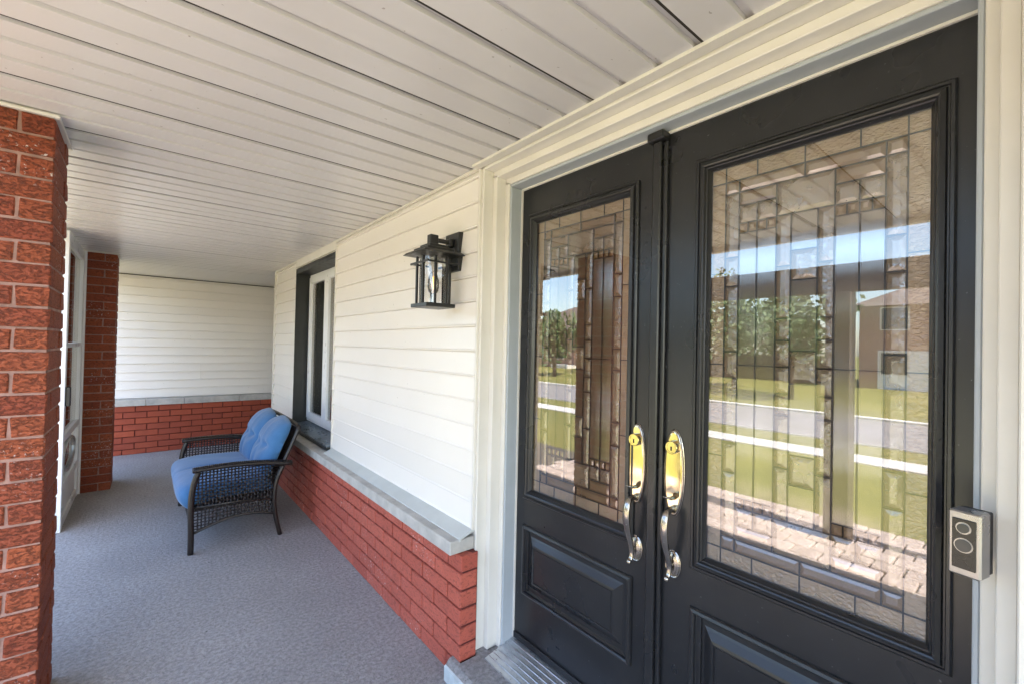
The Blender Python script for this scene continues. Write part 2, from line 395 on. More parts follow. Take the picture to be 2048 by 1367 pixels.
# foyer behind the doors
fy=empty('foyer','tan plastered foyer seen dimly through the door glass','room')
box('back_wall','tan_wall',fy,3.6,3.7,-1.0,2.6,-.1,2.7); box('side_wall','tan_wall',fy,1.50,3.6,2.5,2.6,-.1,2.7); box('side_wall','tan_wall',fy,1.50,3.6,-1.0,-.9,-.1,2.7)
box('foyer_ceiling','tan_wall',fy,1.5,3.6,-.9,2.5,2.6,2.7); box('foyer_floor','oak',fy,1.46,3.6,-.9,2.5,.0,.11)
box('front_lining','tan_wall',fy,1.44,1.5,1.70,2.6,-.1,2.7); box('front_lining','tan_wall',fy,1.44,1.5,-1.0,-.02,-.1,2.7); box('front_lining','tan_wall',fy,1.44,1.5,-.02,1.7,2.26,2.7)

# ---------------------------------------------------------------- low brick wall with stone caps
lw=empty('low_brick_wall','red painted low brick wall with grey stone caps under the siding','wall')
def course_bricks(parent,m,axis,a0,a1,f0,f1,ztop,n,L=.2275,J=.0095,sgn=1,off0=0):
    for k in range(n):
        zt=ztop-k*CH; zb=zt-CH+J; zb=max(zb,.001)
        if zt-zb<.012: continue
        a=a0; off=(L+J)/2 if (k+off0)%2==0 else 0
        first=True
        while a<a1-.02:
            e=min(a1, a+((L-off) if first else L)); first=False
            if a1-e<.03: e=a1
            if axis=='y': brick(parent,m,f0,f1,a,e,zb,zt)
            else: brick(parent,m,a,e,f0,f1,zb,zt)
            a=e+J
LT=.546
box('mortar_core','mortar_low',lw,1.112,SX-.001,1.656,5.88,.0,LT)
course_bricks(lw,'brick_low','y',1.65,5.88,1.097,1.186,LT,7)
caps=[1.682,2.33,3.22,4.22,5.10,5.90]
for a,b in zip(caps,caps[1:]):
    MB().box(1.058,SX-.001,a+.0015,b-.0015,.548,.607).build('capstone','stone',lw,.004)

# ---------------------------------------------------------------- far end wall
FY=7.58
fw=empty('end_wall','white siding end wall above orange brick at the far porch end','wall')
box('wall_core','trim',fw,-.8,2.6,FY,FY+.15,.62,2.31)
z=.712
FH=.1105
while z<2.29:
    h=min(FH,2.306-z)
    segs=[(-.78,2.55)]
    idx=round((z-.712)/FH)
    if idx in (2,3): segs=[(-.78,.60),(.603,2.55)]
    if idx in (4,5): segs=[(-.78,1.42),(1.423,2.55)]
    for a,b in segs:
        o=MB().prism([(0,0),(-.015,0),(-.016,.005),(-.012,.011),(-.003,h-.003),(0,h-.003)],'x',a,b).build('siding_board','siding',fw); o.location=(0,FY-.001,z)
    z+=FH
box('mortar_core','mortar_low',fw,-.79,2.55,FY-.083,FY-.001,0,.617)
course_bricks(fw,'brick_far','x',-.79,2.55,FY-.097,FY-.012,.617,8,off0=1)
caps=[-.79,.02,.42,1.06,1.75,2.55]
for a,b in zip(caps,caps[1:]):
    MB().box(a+.0015,b-.0015,FY-.13,FY-.001,.620,.705).build('capstone','stone',fw,.004)
box('end_shadow_strip','dark_gap',fw,-.78,2.55,FY-.02,FY-.001,2.300,2.3075)  # dark strip painting the shadow line where end wall meets ceiling
box('alcove_wall','trim',fw,2.56,2.66,5.6,7.7,0,2.4)

# ---------------------------------------------------------------- brick columns
def column(x1,y0,label,ztop=2.306):
    c=empty('brick_column',label,'column','porch brick columns')
    W=.36; D=.088; J=.0095; L=W-D-J
    x0=x1-W; y1=y0+W
    box('mortar_core','mortar_col',c,x0+.0055,x1-.0055,y0+.0055,y1-.0055,0,ztop)
    k=0; zt=ztop-.012
    while zt>.02:
        zb=max(zt-CH+J,.001)
        if k%2==0:
            P=[(x1-D,x1,y0,y0+L),(x0,x0+L,y0,y0+D),(x0,x0+D,y0+D+J,y1),(x0+D+J,x1,y1-D,y1)]
        else:
            P=[(x0+D+J,x1,y0,y0+D),(x0,x0+D,y0,y0+L),(x1-D,x1,y0+D+J,y1),(x0,x1-D-J,y1-D,y1)]
        for a in P: brick(c,'brick_col',a[0],a[1],a[2],a[3],zb,zt,.0022)
        zt-=CH; k+=1
    box('ceiling_trim','trim',c,x0-.012,x1+.012,y0-.012,y1+.012,2.296,2.3085,.002)
    return c
column(-.281,2.385,'brick column with white mineral flecks, standing nearest the front doors')
column(-.234,5.86,'brick column beside the white storm door, towards the end wall')

# ---------------------------------------------------------------- white storm door between the columns
sd=empty('storm_door','white aluminium storm door with glass panes between the brick columns','door')
SXd=-.495; a,b_=4.76,5.845
for (p,q,z0,z1,t,nm) in ((a,a+.07,0,2.29,.03,'stile'),(b_-.07,b_,0,2.29,.03,'stile'),(a+.07,b_-.07,2.20,2.29,.028,'top_rail'),(a+.07,b_-.07,1.395,1.43,.026,'middle_rail'),(a+.07,b_-.07,.665,.72,.028,'middle_rail'),(a+.07,b_-.07,.28,.34,.028,'middle_rail'),(a+.07,b_-.07,.01,.07,.028,'bottom_rail')):
    box(nm,'alu_white',sd,SXd-t,SXd+t,p,q,z0,z1,.004)
box('outer_jamb','alu_white',sd,SXd-.05,SXd+.045,b_+.002,b_+.014,0,2.30)
for z0,z1 in ((1.432,2.198),(.722,1.393),(.342,.663)):
    box('pane','clear',sd,SXd-.004,SXd+.004,a+.072,b_-.072,z0,z1)
box('kick_panel','alu_white',sd,SXd-.012,SXd+.012,a+.072,b_-.072,.072,.278)
ov=MB(); cy=(a+b_)/2; n=28
ring=[(SXd+.012, cy+.36*math.cos(t), .5+.13*math.sin(t)) for t in [2*math.pi*i/n for i in range(n+1)]]
ov.tube(ring,.012,6,False).build('oval_ornament','alu',sd,0,True)
box('pull_handle','black_metal',sd,SXd+.03,SXd+.06,a+.02,a+.05,.95,1.10,.006)

# ---------------------------------------------------------------- window
wn=empty('casement_window','white two-sash casement window in a black reveal behind the loveseat','window')
WX=1.308; wy0,wy1,wz0,wz1=3.702,4.934,.647,2.222
for (x0,x1,p,q,z0,z1) in ((SX-.016,WX+.05,wy1-.012,wy1,wz0,wz1),(SX-.016,WX+.05,wy0,wy0+.012,wz0,wz1),(SX-.016,WX+.05,wy0+.012,wy1-.012,wz1-.012,wz1)):
    box('reveal_lining','window_black',wn,x0,x1,p,q,z0,z1)
box('reveal_head','window_black',wn,SX-.01,WX+.02,wy0+.012,wy1-.012,wz1-.05,wz1-.013)
MB().prism([(SX-.045,wz0-.012),(SX-.045,wz0),(WX+.05,wz0+.03),(WX+.05,wz0-.012)],'y',wy0+.013,wy1-.013).build('sill','slate',wn)
MB().box(SX-.05,SX-.0015,wy0+.004,wy1+.05,wz0-.036,wz0-.013).build('sill_edge','window_black',wn,.002)
fz0,fz1=wz0+.032,wz1-.052
fy0,fy1=wy0+.014,wy1-.014
for (p,q,z0,z1) in ((fy0,fy0+.035,fz0,fz1),(fy1-.035,fy1,fz0,fz1),(fy0+.035,fy1-.035,fz1-.03,fz1),(fy0+.035,fy1-.035,fz0,fz0+.03)):
    box('window_frame','alu_white',wn,WX,WX+.06,p,q,z0,z1,.003)
mid=(fy0+fy1)/2
for (p,q) in ((fy0+.037,mid-.002),(mid+.002,fy1-.037)):
    s=MB(); t=.062; zz0,zz1=fz0+.032,fz1-.032
    for (c,d,e,g_) in ((p,p+t,zz0,zz1),(q-t,q,zz0,zz1)): s.box(WX-.016,WX+.03,c,d,e,g_)
    for (e,g_) in ((zz0,zz0+t),(zz1-t,zz1)): s.box(WX-.016,WX+.03,p+t,q-t,e,g_)
    so_=s.build('sash','alu_white',wn,.003)
    box('pane','clear',so_,WX+.006,WX+.012,p+t+.0005,q-t-.0005,zz0+t+.0005,zz1-t-.0005)
cu=MB(); n=70; pv=None
for i in range(n+1):
    y=fy0+(fy1-fy0)*i/n; x=WX+.16+.022*math.sin(i*1.35)+.01*math.sin(i*.5)
    if pv: cu.quad((pv[0],pv[1],wz0),(x,y,wz0),(x,y,wz1),(pv[0],pv[1],wz1))
    pv=(x,y)
cu.build('curtain','curtain',wn,0,True)
box('room_back','window_black',wn,WX+.5,WX+.52,wy0-.1,wy1+.1,.5,2.4)

# ---------------------------------------------------------------- door frame
df=empty('door_frame','cream stepped door frame around the black double doors','door frame')
FZ=.0955
def leftprof():   # (x,y) going out from door edge to siding on the far side
    return [(1.43,1.594),(1.290,1.594),(1.290,1.622),(1.240,1.622),(1.240,1.652),(1.186,1.652),(1.186,1.680),(1.43,1.680)]
def profpart(name, m, pts, z0, z1): return MB().prism(pts,'z',z0,z1).build(name,m,df,.0025)
# far jamb (three pieces), near jamb mirrored, head
DT=2.214
profpart('jamb','jamb',[(1.44,1.5945),(1.292,1.5945),(1.292,1.606),(1.44,1.606)],FZ,DT+.004)
profpart('casing','trim',[(1.42,1.6065),(1.286,1.6065),(1.286,1.633),(1.42,1.633)],FZ-.002,DT+.028)
profpart('casing','trim',[(1.42,1.6335),(1.236,1.6335),(1.236,1.664),(1.42,1.664)],FZ-.004,DT+.056)
profpart('casing','trim',[(1.42,1.6645),(1.184,1.6645),(1.184,1.6795),(1.42,1.6795)],FZ-.006,ZC-.0125)
profpart('jamb','jamb',[(1.44,.0985),(1.292,.0985),(1.292,.088),(1.44,.088)],FZ,DT+.004)
profpart('casing','trim',[(1.42,.0875),(1.286,.0875),(1.286,.065),(1.42,.065)],FZ-.002,DT+.028)
profpart('casing','trim',[(1.42,.0645),(1.236,.0645),(1.236,.036),(1.42,.036)],FZ-.004,DT+.056)
profpart('casing','trim',[(1.42,.0355),(1.184,.0355),(1.184,-.010),(1.42,-.010)],FZ-.006,ZC-.0125)
for nm,m,x0,z0,z1,ya,yb in (('head_jamb','jamb',1.292,DT+.005,DT+.017,.0885,1.6055),('head_casing','trim',1.286,DT+.0175,DT+.045,.0655,1.6325),('head_casing','trim',1.236,DT+.0455,DT+.075,.0365,1.6635),('head_casing','trim',1.184,DT+.0755,ZC-.001,-.0095,1.6640)):
    box(nm,m,df,x0,1.43,ya,yb,z0,z1,.0025)
box('weatherstrip','trim',df,1.352,1.366,.1,1.593,DT-.004,DT+.004)
box('weatherstrip','trim',df,1.352,1.366,1.589,1.594,.13,DT-.004)
# threshold
th=empty('threshold','ribbed aluminium threshold below the black doors','threshold')
MB().prism([(1.195,.0888),(1.195,.095),(1.36,.128),(1.44,.128),(1.44,.0888)],'y',.10,1.593).build('sill_plate','alu',th)
for k in range(6):
    x=1.215+k*.024; zz=.0945+(x-1.195)*.0330/.165-.002
    MB().box(x,x+.006,.10,1.592,zz+.0025,zz+.0068).build('rib','alu',th,.001)
st=empty('door_step','grey coated concrete step with a pale front face below the doors','step')
MB().prism([(1.06,.0),(1.06,.066),(1.078,.086),(1.096,.0885),(1.30,.0885),(1.30,0)],'y',-.6,1.638).build('step_block','floor',st)
MB().prism([(1.052,.0),(1.052,.062),(1.0592,.067),(1.0592,0)],'y',-.6,1.700).build('step_face','concrete',st)
MB().prism([(1.06,0),(1.06,.066),(1.078,.086),(1.0965,.0885),(1.0965,0)],'y',1.6385,1.700).build('step_nose','floor',st)
box('step_block','floor',st,1.1905,1.43,1.6385,1.69,.001,.0884)

# ---------------------------------------------------------------- doors
DX=1.36; GZ=1.437
DB=.131
def door(label, y0, y1, gc, hy, hside):
    d=empty('entry_door',label,'door','black double entry doors')
    gw=.262; gh=.613                         # half glass opening
    ga,gb,za,zb=gc-gw,gc+gw,GZ-gh,GZ+gh
    pa,pb,pz0,pz1 = gc-.297,gc+.297,.352,.668 # raised panel outer
    t=.044
    # leaf as stiles, rails around glass and panel
    x0,x1=DX,DX+t
    box('stile','door',d,x0,x1,y0,ga,DB,2.212); box('stile','door',d,x0,x1,gb,y1,DB,2.212)
    box('rail','door',d,x0,x1,ga,gb,zb,2.212); box('rail','door',d,x0,x1,ga,gb,pz1-.02,za); box('rail','door',d,x0,x1,ga,gb,DB,pz0+.02)
    box('panel_field','door',d,x0+.012,x1,ga+.0005,gb-.0005,pz0+.0205,pz1-.0205)
    def picture_frame(name, A,B,Z0,Z1, prof, m='door'):
        # prof: list of (inset, proud) swept round the rectangle with mitres
        mb=MB(); n=len(prof)
        rings=[]
        for ins,pr in prof:
            k=len(mb.v); mb.v += [(DX-pr,A+ins,Z0+ins),(DX-pr,B-ins,Z0+ins),(DX-pr,B-ins,Z1-ins),(DX-pr,A+ins,Z1-ins)]; rings.append(k)
        for i in range(n-1):
            for j in range(4):
                mb.f.append((rings[i]+j,rings[i]+(j+1)%4,rings[i+1]+(j+1)%4,rings[i+1]+j))
        o=mb.build(name,m,d); 
        return o
    picture_frame('glass_moulding',ga-.036,gb+.036,za-.036,zb+.036,[(0,-.002),(0,.007),(.004,.011),(.010,.011),(.012,.006),(.015,.006),(.018,.014),(.027,.018),(.031,.016),(.034,.008),(.037,.006),(.040,.0),(.044,-.006),(.045,-.014)])
    picture_frame('panel_moulding',pa,pb,pz0,pz1,[(0,-.002),(0,.005),(.004,.011),(.012,.014),(.017,.011),(.019,.002),(.026,-.006),(.034,-.0065)])
    pf=[(.034,-.0066),(.044,-.0066),(.052,-.003),(.072,.009),(.080,.011),(.082,.007),(.086,.007),(.088,.0095),(.094,.0095)]
    o=picture_frame('raised_panel',pa,pb,pz0,pz1,pf)
    ins=.094; box('panel_face','door',d,DX-.0094,DX+.011,pa+ins,pb-ins,pz0+ins,pz1-ins)
    box('bottom_sweep','black_metal',d,DX-.010,DX-.0005,y0+.004,y1-.004,DB+.002,DB+.03,.002)
    # leaded glass
    g=empty('glass_unit'); g.parent=d
    gx=DX+.020
    def pan(u0,u1,z0,z1,m,bev=.0,rise=.0):
        # u in metres from glass centre (+ is towards the far end), lead gap left round the pane
        lg=.0008
        A,B,C,D_=gc+min(u0,u1)+lg,gc+max(u0,u1)-lg,z0+lg,z1-lg
        if bev:
            bv=min(bev,(B-A)*.33,(D_-C)*.33); mb=MB()
            ty=random.uniform(-.003,.003); tz=random.uniform(-.003,.003)
            def fx(y,z): return gx-rise+ty*(y-(A+B)/2)+tz*(z-(C+D_)/2)
            mb.v=[(gx,A,C),(gx,B,C),(gx,B,D_),(gx,A,D_)]+[(fx(y,z),y,z) for y,z in ((A+bv,C+bv),(B-bv,C+bv),(B-bv,D_-bv),(A+bv,D_-bv))]+[(gx+.004,A,C),(gx+.004,B,C),(gx+.004,B,D_),(gx+.004,A,D_)]
            mb.f=[(4,7,6,5)]+[(j,4+j,4+(j+1)%4,(j+1)%4) for j in range(4)]+[(8,9,10,11)]+[(j,(j+1)%4,8+(j+1)%4,8+j) for j in range(4)]
            return mb.build('pane',m,g)
        o=box('pane',m,g,gx-.001,gx+.004,A,B,C,D_)
        return o
    lead=MB()
    def hl(u0,u1,z,w=.0030): lead.box(gx-.0045,gx+.0045,gc+min(u0,u1),gc+max(u0,u1),z-w/2,z+w/2)
    def vl(u,z0,z1,w=.0030): lead.box(gx-.0040,gx+.0045,gc+u-w/2,gc+u+w/2,min(z0,z1),max(z0,z1))
    U=[.262,.2135,.173,.122,.0695,.032]      # symmetric offsets
    ztop=.613
    Zr=[.613,.560,.522,.480,.426,.396]       # offsets from GZ
    # vertical leads
    for s in (-1,1):
        vl(s*U[1],GZ-Zr[0],GZ+Zr[0]); vl(s*U[2],GZ-Zr[1],GZ+Zr[1])
        for q in (-1,1):
            vl(s*U[4],GZ,GZ+q*Zr[2]); 
            vl(s*U[3],GZ,GZ+q*Zr[3]); vl(s*U[5],GZ,GZ+q*.427)
            hl(s*U[2],s*U[4],GZ+q*Zr[3]); hl(s*U[2],s*U[4],GZ+q*Zr[4]); hl(s*U[2],s*U[4],GZ+q*Zr[5])
            for k in (1,3): 
                for base in (0,1):
                    uu=U[2]-(U[2]-U[4])*(k/4); vl(s*uu,GZ+q*Zr[4],GZ+q*Zr[5],.003)
            # border side pieces
            hl(s*U[0],s*U[1],GZ+q*Zr[1]); hl(s*U[0],s*U[1],GZ+q*.280)
            vl(s*.1225,GZ+q*Zr[0],GZ+q*Zr[1])
            pan(s*U[0],s*U[1],*sorted((GZ+q*Zr[0],GZ+q*Zr[1])),'hammered')
            pan(s*U[0],s*U[1],*sorted((GZ+q*Zr[1],GZ+q*.280)),'hammered')
            pan(s*U[0],s*U[1],*sorted((GZ+q*.280,GZ)),'hammered')
            pan(s*U[1],s*.1225,*sorted((GZ+q*Zr[0],GZ+q*Zr[1])),'hammered')
            pan(s*.1225,0,*sorted((GZ+q*Zr[0],GZ+q*Zr[1])),'hammered')
            # bevel strip row, corner square
            pan(s*U[1],s*U[2],*sorted((GZ+q*Zr[1],GZ+q*Zr[2])),'bevel',.009,.004)
            pan(s*U[2],0,*sorted((GZ+q*Zr[1],GZ+q*Zr[2])),'bevel',.010,.0045)
            pan(s*U[2],s*U[4],*sorted((GZ+q*Zr[2],GZ+q*Zr[3])),'bevel',.010,.0045)
            for a_,b2 in ((U[2],U[3]),(U[3],U[4])):
                pan(s*a_,s*b2,*sorted((GZ+q*Zr[3],GZ+q*Zr[4])),'seedy',.011,.0045)
            for k in range(4):
                pan(s*(U[2]-(U[2]-U[4])*k/4),s*(U[2]-(U[2]-U[4])*(k+1)/4),*sorted((GZ+q*Zr[4],GZ+q*Zr[5])),'bevel',.009,.006)
            for a_,b2 in ((U[2],U[3]),(U[3],U[4])):
                pan(s*a_,s*b2,*sorted((GZ+q*Zr[5],GZ)),'reeded')
            # narrow bevel columns
            cuts=[.427,.282,.135,.074,0]
            for c0,c1 in zip(cuts,cuts[1:]):
                pan(s*U[4],s*U[5],*sorted((GZ+q*c0,GZ+q*c1)),'seedy',.012,.005); hl(s*U[4],s*U[5],GZ+q*c1)
            cuts=[.522,.326,.238,.040]
            for c0,c1 in zip(cuts,cuts[1:]):
                pan(s*U[1],s*U[2],*sorted((GZ+q*c0,GZ+q*c1)),'seedy',.013,.005); hl(s*U[1],s*U[2],GZ+q*c1)
        pan(s*U[1],s*U[2],GZ-.040,GZ+.040,'seedy',.013,.005)
        hl(s*U[2],s*U[4],GZ); hl(s*U[0],s*U[1],GZ)
    for q in (-1,1):
        hl(-U[1],U[1],GZ+q*Zr[1]); hl(-U[1],U[1],GZ+q*Zr[2]); vl(0,GZ+q*Zr[0],GZ+q*Zr[2])
        hl(-U[4],U[4],GZ+q*.427)
        pan(-U[4],U[4],*sorted((GZ+q*Zr[2],GZ+q*.427)),'seedy',.013,.005)
        for z_,z2,m,bv in ((.427,.323,'reeded',0),(.323,.240,'seedy',.013),(.240,.045,'reeded',0)):
            pan(-U[5],U[5],*sorted((GZ+q*z_,GZ+q*z2)),m,bv,.005); hl(-U[5],U[5],GZ+q*z2)
    pan(-U[5],U[5],GZ-.045,GZ+.045,'seedy',.013,.005)
    lead.build('lead_came','lead',g)
    MB().quad((gx-.011,ga+.001,za+.001),(gx-.011,ga+.001,zb-.001),(gx-.011,gb-.001,zb-.001),(gx-.011,gb-.001,za+.001)).build('outer_sheet','sheet',g)
    handle(d,hy)
    return d
def handle(d,y):
    h=empty('handle_set'); h.parent=d; h['label']='brass escutcheon with curved nickel grip handle'
    zc,hh,hw_=1.075,.140,.034
    def oval(rz,ry,n=28,e=2.35): 
        return [(math.copysign(abs(math.cos(t))**(2/e),math.cos(t))*ry, math.copysign(abs(math.sin(t))**(2/e),math.sin(t))*rz) for t in [2*math.pi*i/n for i in range(n)]]
    def lens_plate(name,zc,rz,ry,layers,m,e=2.0):
        mb=MB(); n=32
        for ins,pr in layers:
            for p in oval(rz-ins,ry-ins,n,e): mb.v.append((DX-pr,y+p[0],zc+p[1]))
        for i in range(len(layers)-1):
            for j in range(n): mb.f.append((i*n+j,i*n+(j+1)%n,(i+1)*n+(j+1)%n,(i+1)*n+j))
        k=(len(layers)-1)*n; mb.f.append(tuple(k+j for j in range(n)))
        return mb.build(name,m,h)
    lens_plate('backplate_rim',zc,.143,.0375,[(0,-.002),(0,.003),(.002,.005),(.004,.003),(.0045,.006),(.007,.0075)],'nickel',2.15)
    lens_plate('escutcheon',zc,.1355,.0305,[(0,.005),(.001,.0085),(.004,.0095)],'brass',2.15)
    lens_plate('lower_rose',.775,.046,.029,[(0,-.002),(0,.003),(.003,.005),(.005,.004),(.008,.007),(.011,.008),(.013,.006),(.020,.0085)],'nickel',2.0)
    # cylinder
    def disc(name,z,r,d0,d1,m):
        mb=MB(); n=24
        for rr,pr in ((r,d0),(r,d1-.002),(r-.002,d1),(r-.006,d1),(r-.0065,d1-.0015)):
            for i in range(n): t=2*math.pi*i/n; mb.v.append((DX-pr,y+rr*math.cos(t),z+rr*math.sin(t)))
        for i in range(4):
            for j in range(n): mb.f.append((i*n+j,i*n+(j+1)%n,(i+1)*n+(j+1)%n,(i+1)*n+j))
        mb.f.append(tuple(4*n+j for j in range(n))); return mb.build(name,m,h)
    disc('lock_cylinder',1.160,.0215,.008,.026,'brass')
    MB().box(DX-.0262,DX-.024,y-.002,y+.002,1.150,1.163).build('keyhole','dark_gap',h)
    # thumb piece
    MB().tube([(DX-.008,y,.992),(DX-.025,y,.993),(DX-.040,y,.999),(DX-.052,y,1.003)],[(.012,.005),(.010,.004),(.016,.0035),(.012,.002)],10).build('thumb_latch','nickel',h,0,True)
    # grip
    pts=[(DX-.008,y,.955),(DX-.028,y,.957),(DX-.048,y,.948),(DX-.058,y,.925),(DX-.060,y,.895),(DX-.054,y,.860),(DX-.042,y,.825),(DX-.030,y,.795),(DX-.024,y,.770),(DX-.028,y,.748),(DX-.036,y,.738)]
    rd=[(.011,.011),(.010,.010),(.011,.009),(.013,.008),(.014,.008),(.0135,.0075),(.012,.007),(.011,.007),(.010,.007),(.008,.006),(.007,.006)]
    # smooth the path
    P=[];R=[]
    for i in range(len(pts)-1):
        p0,p1,p2,p3=[Vector(pts[max(0,min(len(pts)-1,i+k))]) for k in (-1,0,1,2)]
        for s in (0,.33,.67):
            P.append(tuple(.5*((2*p1)+(p2-p0)*s+(2*p0-5*p1+4*p2-p3)*s*s+(-p0+3*p1-3*p2+p3)*s**3)))
            R.append(tuple(rd[i][k]*(1-s)+rd[i+1][k]*s for k in (0,1)))
    P.append(pts[-1]); R.append(rd[-1])
    MB().tube(P,R,12).build('grip','nickel',h,0,True)
    MB().tube([(DX-.036,y,.744),(DX-.038,y,.739),(DX-.040,y,.733),(DX-.041,y,.729)],[.0065,.0085,.0085,.004],10).build('grip_end','nickel',h,0,True)
    MB().tube([(DX-.006,y,.778),(DX-.026,y,.772)],.006,8).build('grip_post','nickel',h,0,True)
dl=door('black entry door with the raised centre strip along its handle edge', .878,1.588,1.242,.935,1)
dr=door('black entry door next to the small video doorbell', .102,.842,.430,.790,-1)
# astragal belongs to the far leaf
box('astragal','door',dl,DX-.030,DX+.03,.842+.002,.876,DB+.004,2.185,.004)
box('astragal_lip','door',dl,DX-.016,DX-.0005,.828,.8435,DB+.004,2.185,.003)
box('astragal_lip','door',dl,DX-.012,DX-.0005,.8765,.888,DB+.004,2.185,.003)
box('astragal_cap','black_metal',dl,DX-.046,DX-.0004,.826,.890,2.186,2.216,.005)

# ---------------------------------------------------------------- video doorbell
vb=empty('video_doorbell','small silver and black video doorbell on the cream door frame','doorbell',loc=(1.236,.089,1.128))
vb.rotation_euler=(0,0,math.radians(-14))
MB().box(-.012,0.006,-.021,.021,-.058,.058).build('mount','black_metal',vb,.002)
MB().box(-.052,-.0125,-.023,.023,-.060,.060).build('housing','doorbell_silver',vb,.003)
MB().box(-.0545,-.0522,-.0165,.0165,-.046,.046).build('faceplate','doorbell_black',vb,.0008)
def cyl(parent,name,m,x0,x1,y,z,r,n=20):
    return MB().tube([(x0,y,z),(x1,y,z)],r,n).build(name,m,parent,0,False)
cyl(vb,'camera_ring','doorbell_silver',-.0546,-.0556,0,.030,.0110); cyl(vb,'camera_lens','lens',-.0548,-.0585,0,.030,.0085)
cyl(vb,'button_ring','doorbell_silver',-.0546,-.0553,0,-.002,.0135); cyl(vb,'button','lens',-.0548,-.0572,0,-.002,.0115)

# ---------------------------------------------------------------- wall lantern
la=empty('wall_lantern','black metal wall lantern with clear glass and amber bulb on the white siding','lantern',loc=(1.062,1.895,1.655))
bk='black_metal'
MB().box(.098,.127,-.062,.062,.185,.375).build('backplate',bk,la,.003)
MB().box(-.012,.098,-.012,.012,.318,.337).build('arm',bk,la,.003)
MB().box(.075,.098,-.02,.02,.305,.345).build('arm_collar',bk,la,.004)
MB().box(-.030,.014,-.018,.018,.300,.350).build('hanger',bk,la,.003)
MB().box(-.050,.050,-.050,.050,.283,.300).build('roof_tier',bk,la,.002)
MB().box(-.072,.072,-.072,.072,.264,.2825).build('roof_tier',bk,la,.002)
mb=MB(); 
lo,hi=.110,.098
mb.v=[(s*lo,t*lo,.250) for s,t in ((-1,-1),(1,-1),(1,1),(-1,1))]+[(s*hi,t*hi,.2635) for s,t in ((-1,-1),(1,-1),(1,1),(-1,1))]
mb.f=[(0,1,2,3),(4,5,6,7)]+[(j,(j+1)%4,4+(j+1)%4,4+j) for j in range(4)]
mb.build('roof_brim',bk,la,.001)
MB().box(-.078,.078,-.078,.078,0,.018).build('base_plate',bk,la,.002)
for s in (-1,1):
    for t in (-1,1):
        MB().box(s*.072-.005,s*.072+.005,t*.030-.005,t*.030+.005,.018,.240).build('cage_bar',bk,la)
        MB().box(s*.030-.005,s*.030+.005,t*.072-.005,t*.072+.005,.018,.240).build('cage_bar',bk,la)
    MB().box(s*.076-.004,s*.076+.004,-.088,.088,.205,.214).build('cage_rail',bk,la)
    MB().box(-.0715,.0715,s*.078-.004,s*.078+.004,.2055,.2135).build('cage_rail',bk,la)
MB().tube([(0,0,.019),(0,0,.239)],.062,28,False).build('glass_cylinder','lampglass',la,0,True)
MB().tube([(0,0,.239),(0,0,.175)],.021,16).build('socket','stone',la,0,True)
MB().tube([(0,0,.175),(0,0,.16),(0,0,.135),(0,0,.10),(0,0,.075),(0,0,.064)],[.014,.018,.026,.028,.022,.006],16).build('bulb','bulb',la,0,True)
MB().tube([(0,0,.152),(0,0,.14),(0,0,.10),(0,0,.09)],[.002,.006,.007,.003],10).build('filament','filament',la,0,True)

# ---------------------------------------------------------------- wicker loveseat
ls=empty('wicker_loveseat','dark brown wicker loveseat with blue tufted cushions below the window','loveseat',loc=(0,0,0))
LY0,LY1=3.77,4.94
def cat(pts,n=5):
    P=[Vector(p) for p in pts]; out=[]
    for i in range(len(P)-1):
        p0,p1,p2,p3=P[max(0,i-1)],P[i],P[i+1],P[min(len(P)-1,i+2)]
        for k in range(n):
            s=k/n; out.append(.5*((2*p1)+(p2-p0)*s+(2*p0-5*p1+4*p2-p3)*s*s+(-p0+3*p1-3*p2+p3)*s**3))
    out.append(P[-1]); return out
front=[(.272,0),(.272,.12),(.268,.28),(.270,.40),(.285,.50),(.305,.560)]
rear=[(.832,0),(.800,.14),(.785,.28),(.800,.42),(.845,.53),(.900,.66),(.955,.800)]
def xat(path,z):
    for (a,za),(b,zb2) in zip(path,path[1:]):
        if za<=z<=zb2: return a+(b-a)*(z-za)/(zb2-za)
    return path[-1][0]
armz=lambda x: .575-.035*((x-.30)/.6)**2+.012*math.sin(math.pi*min(1,max(0,(x-.28)/.6)))
lowz=lambda x: .135+.075*math.sin(math.pi*min(1,max(0,(x-.27)/.53))*.85)
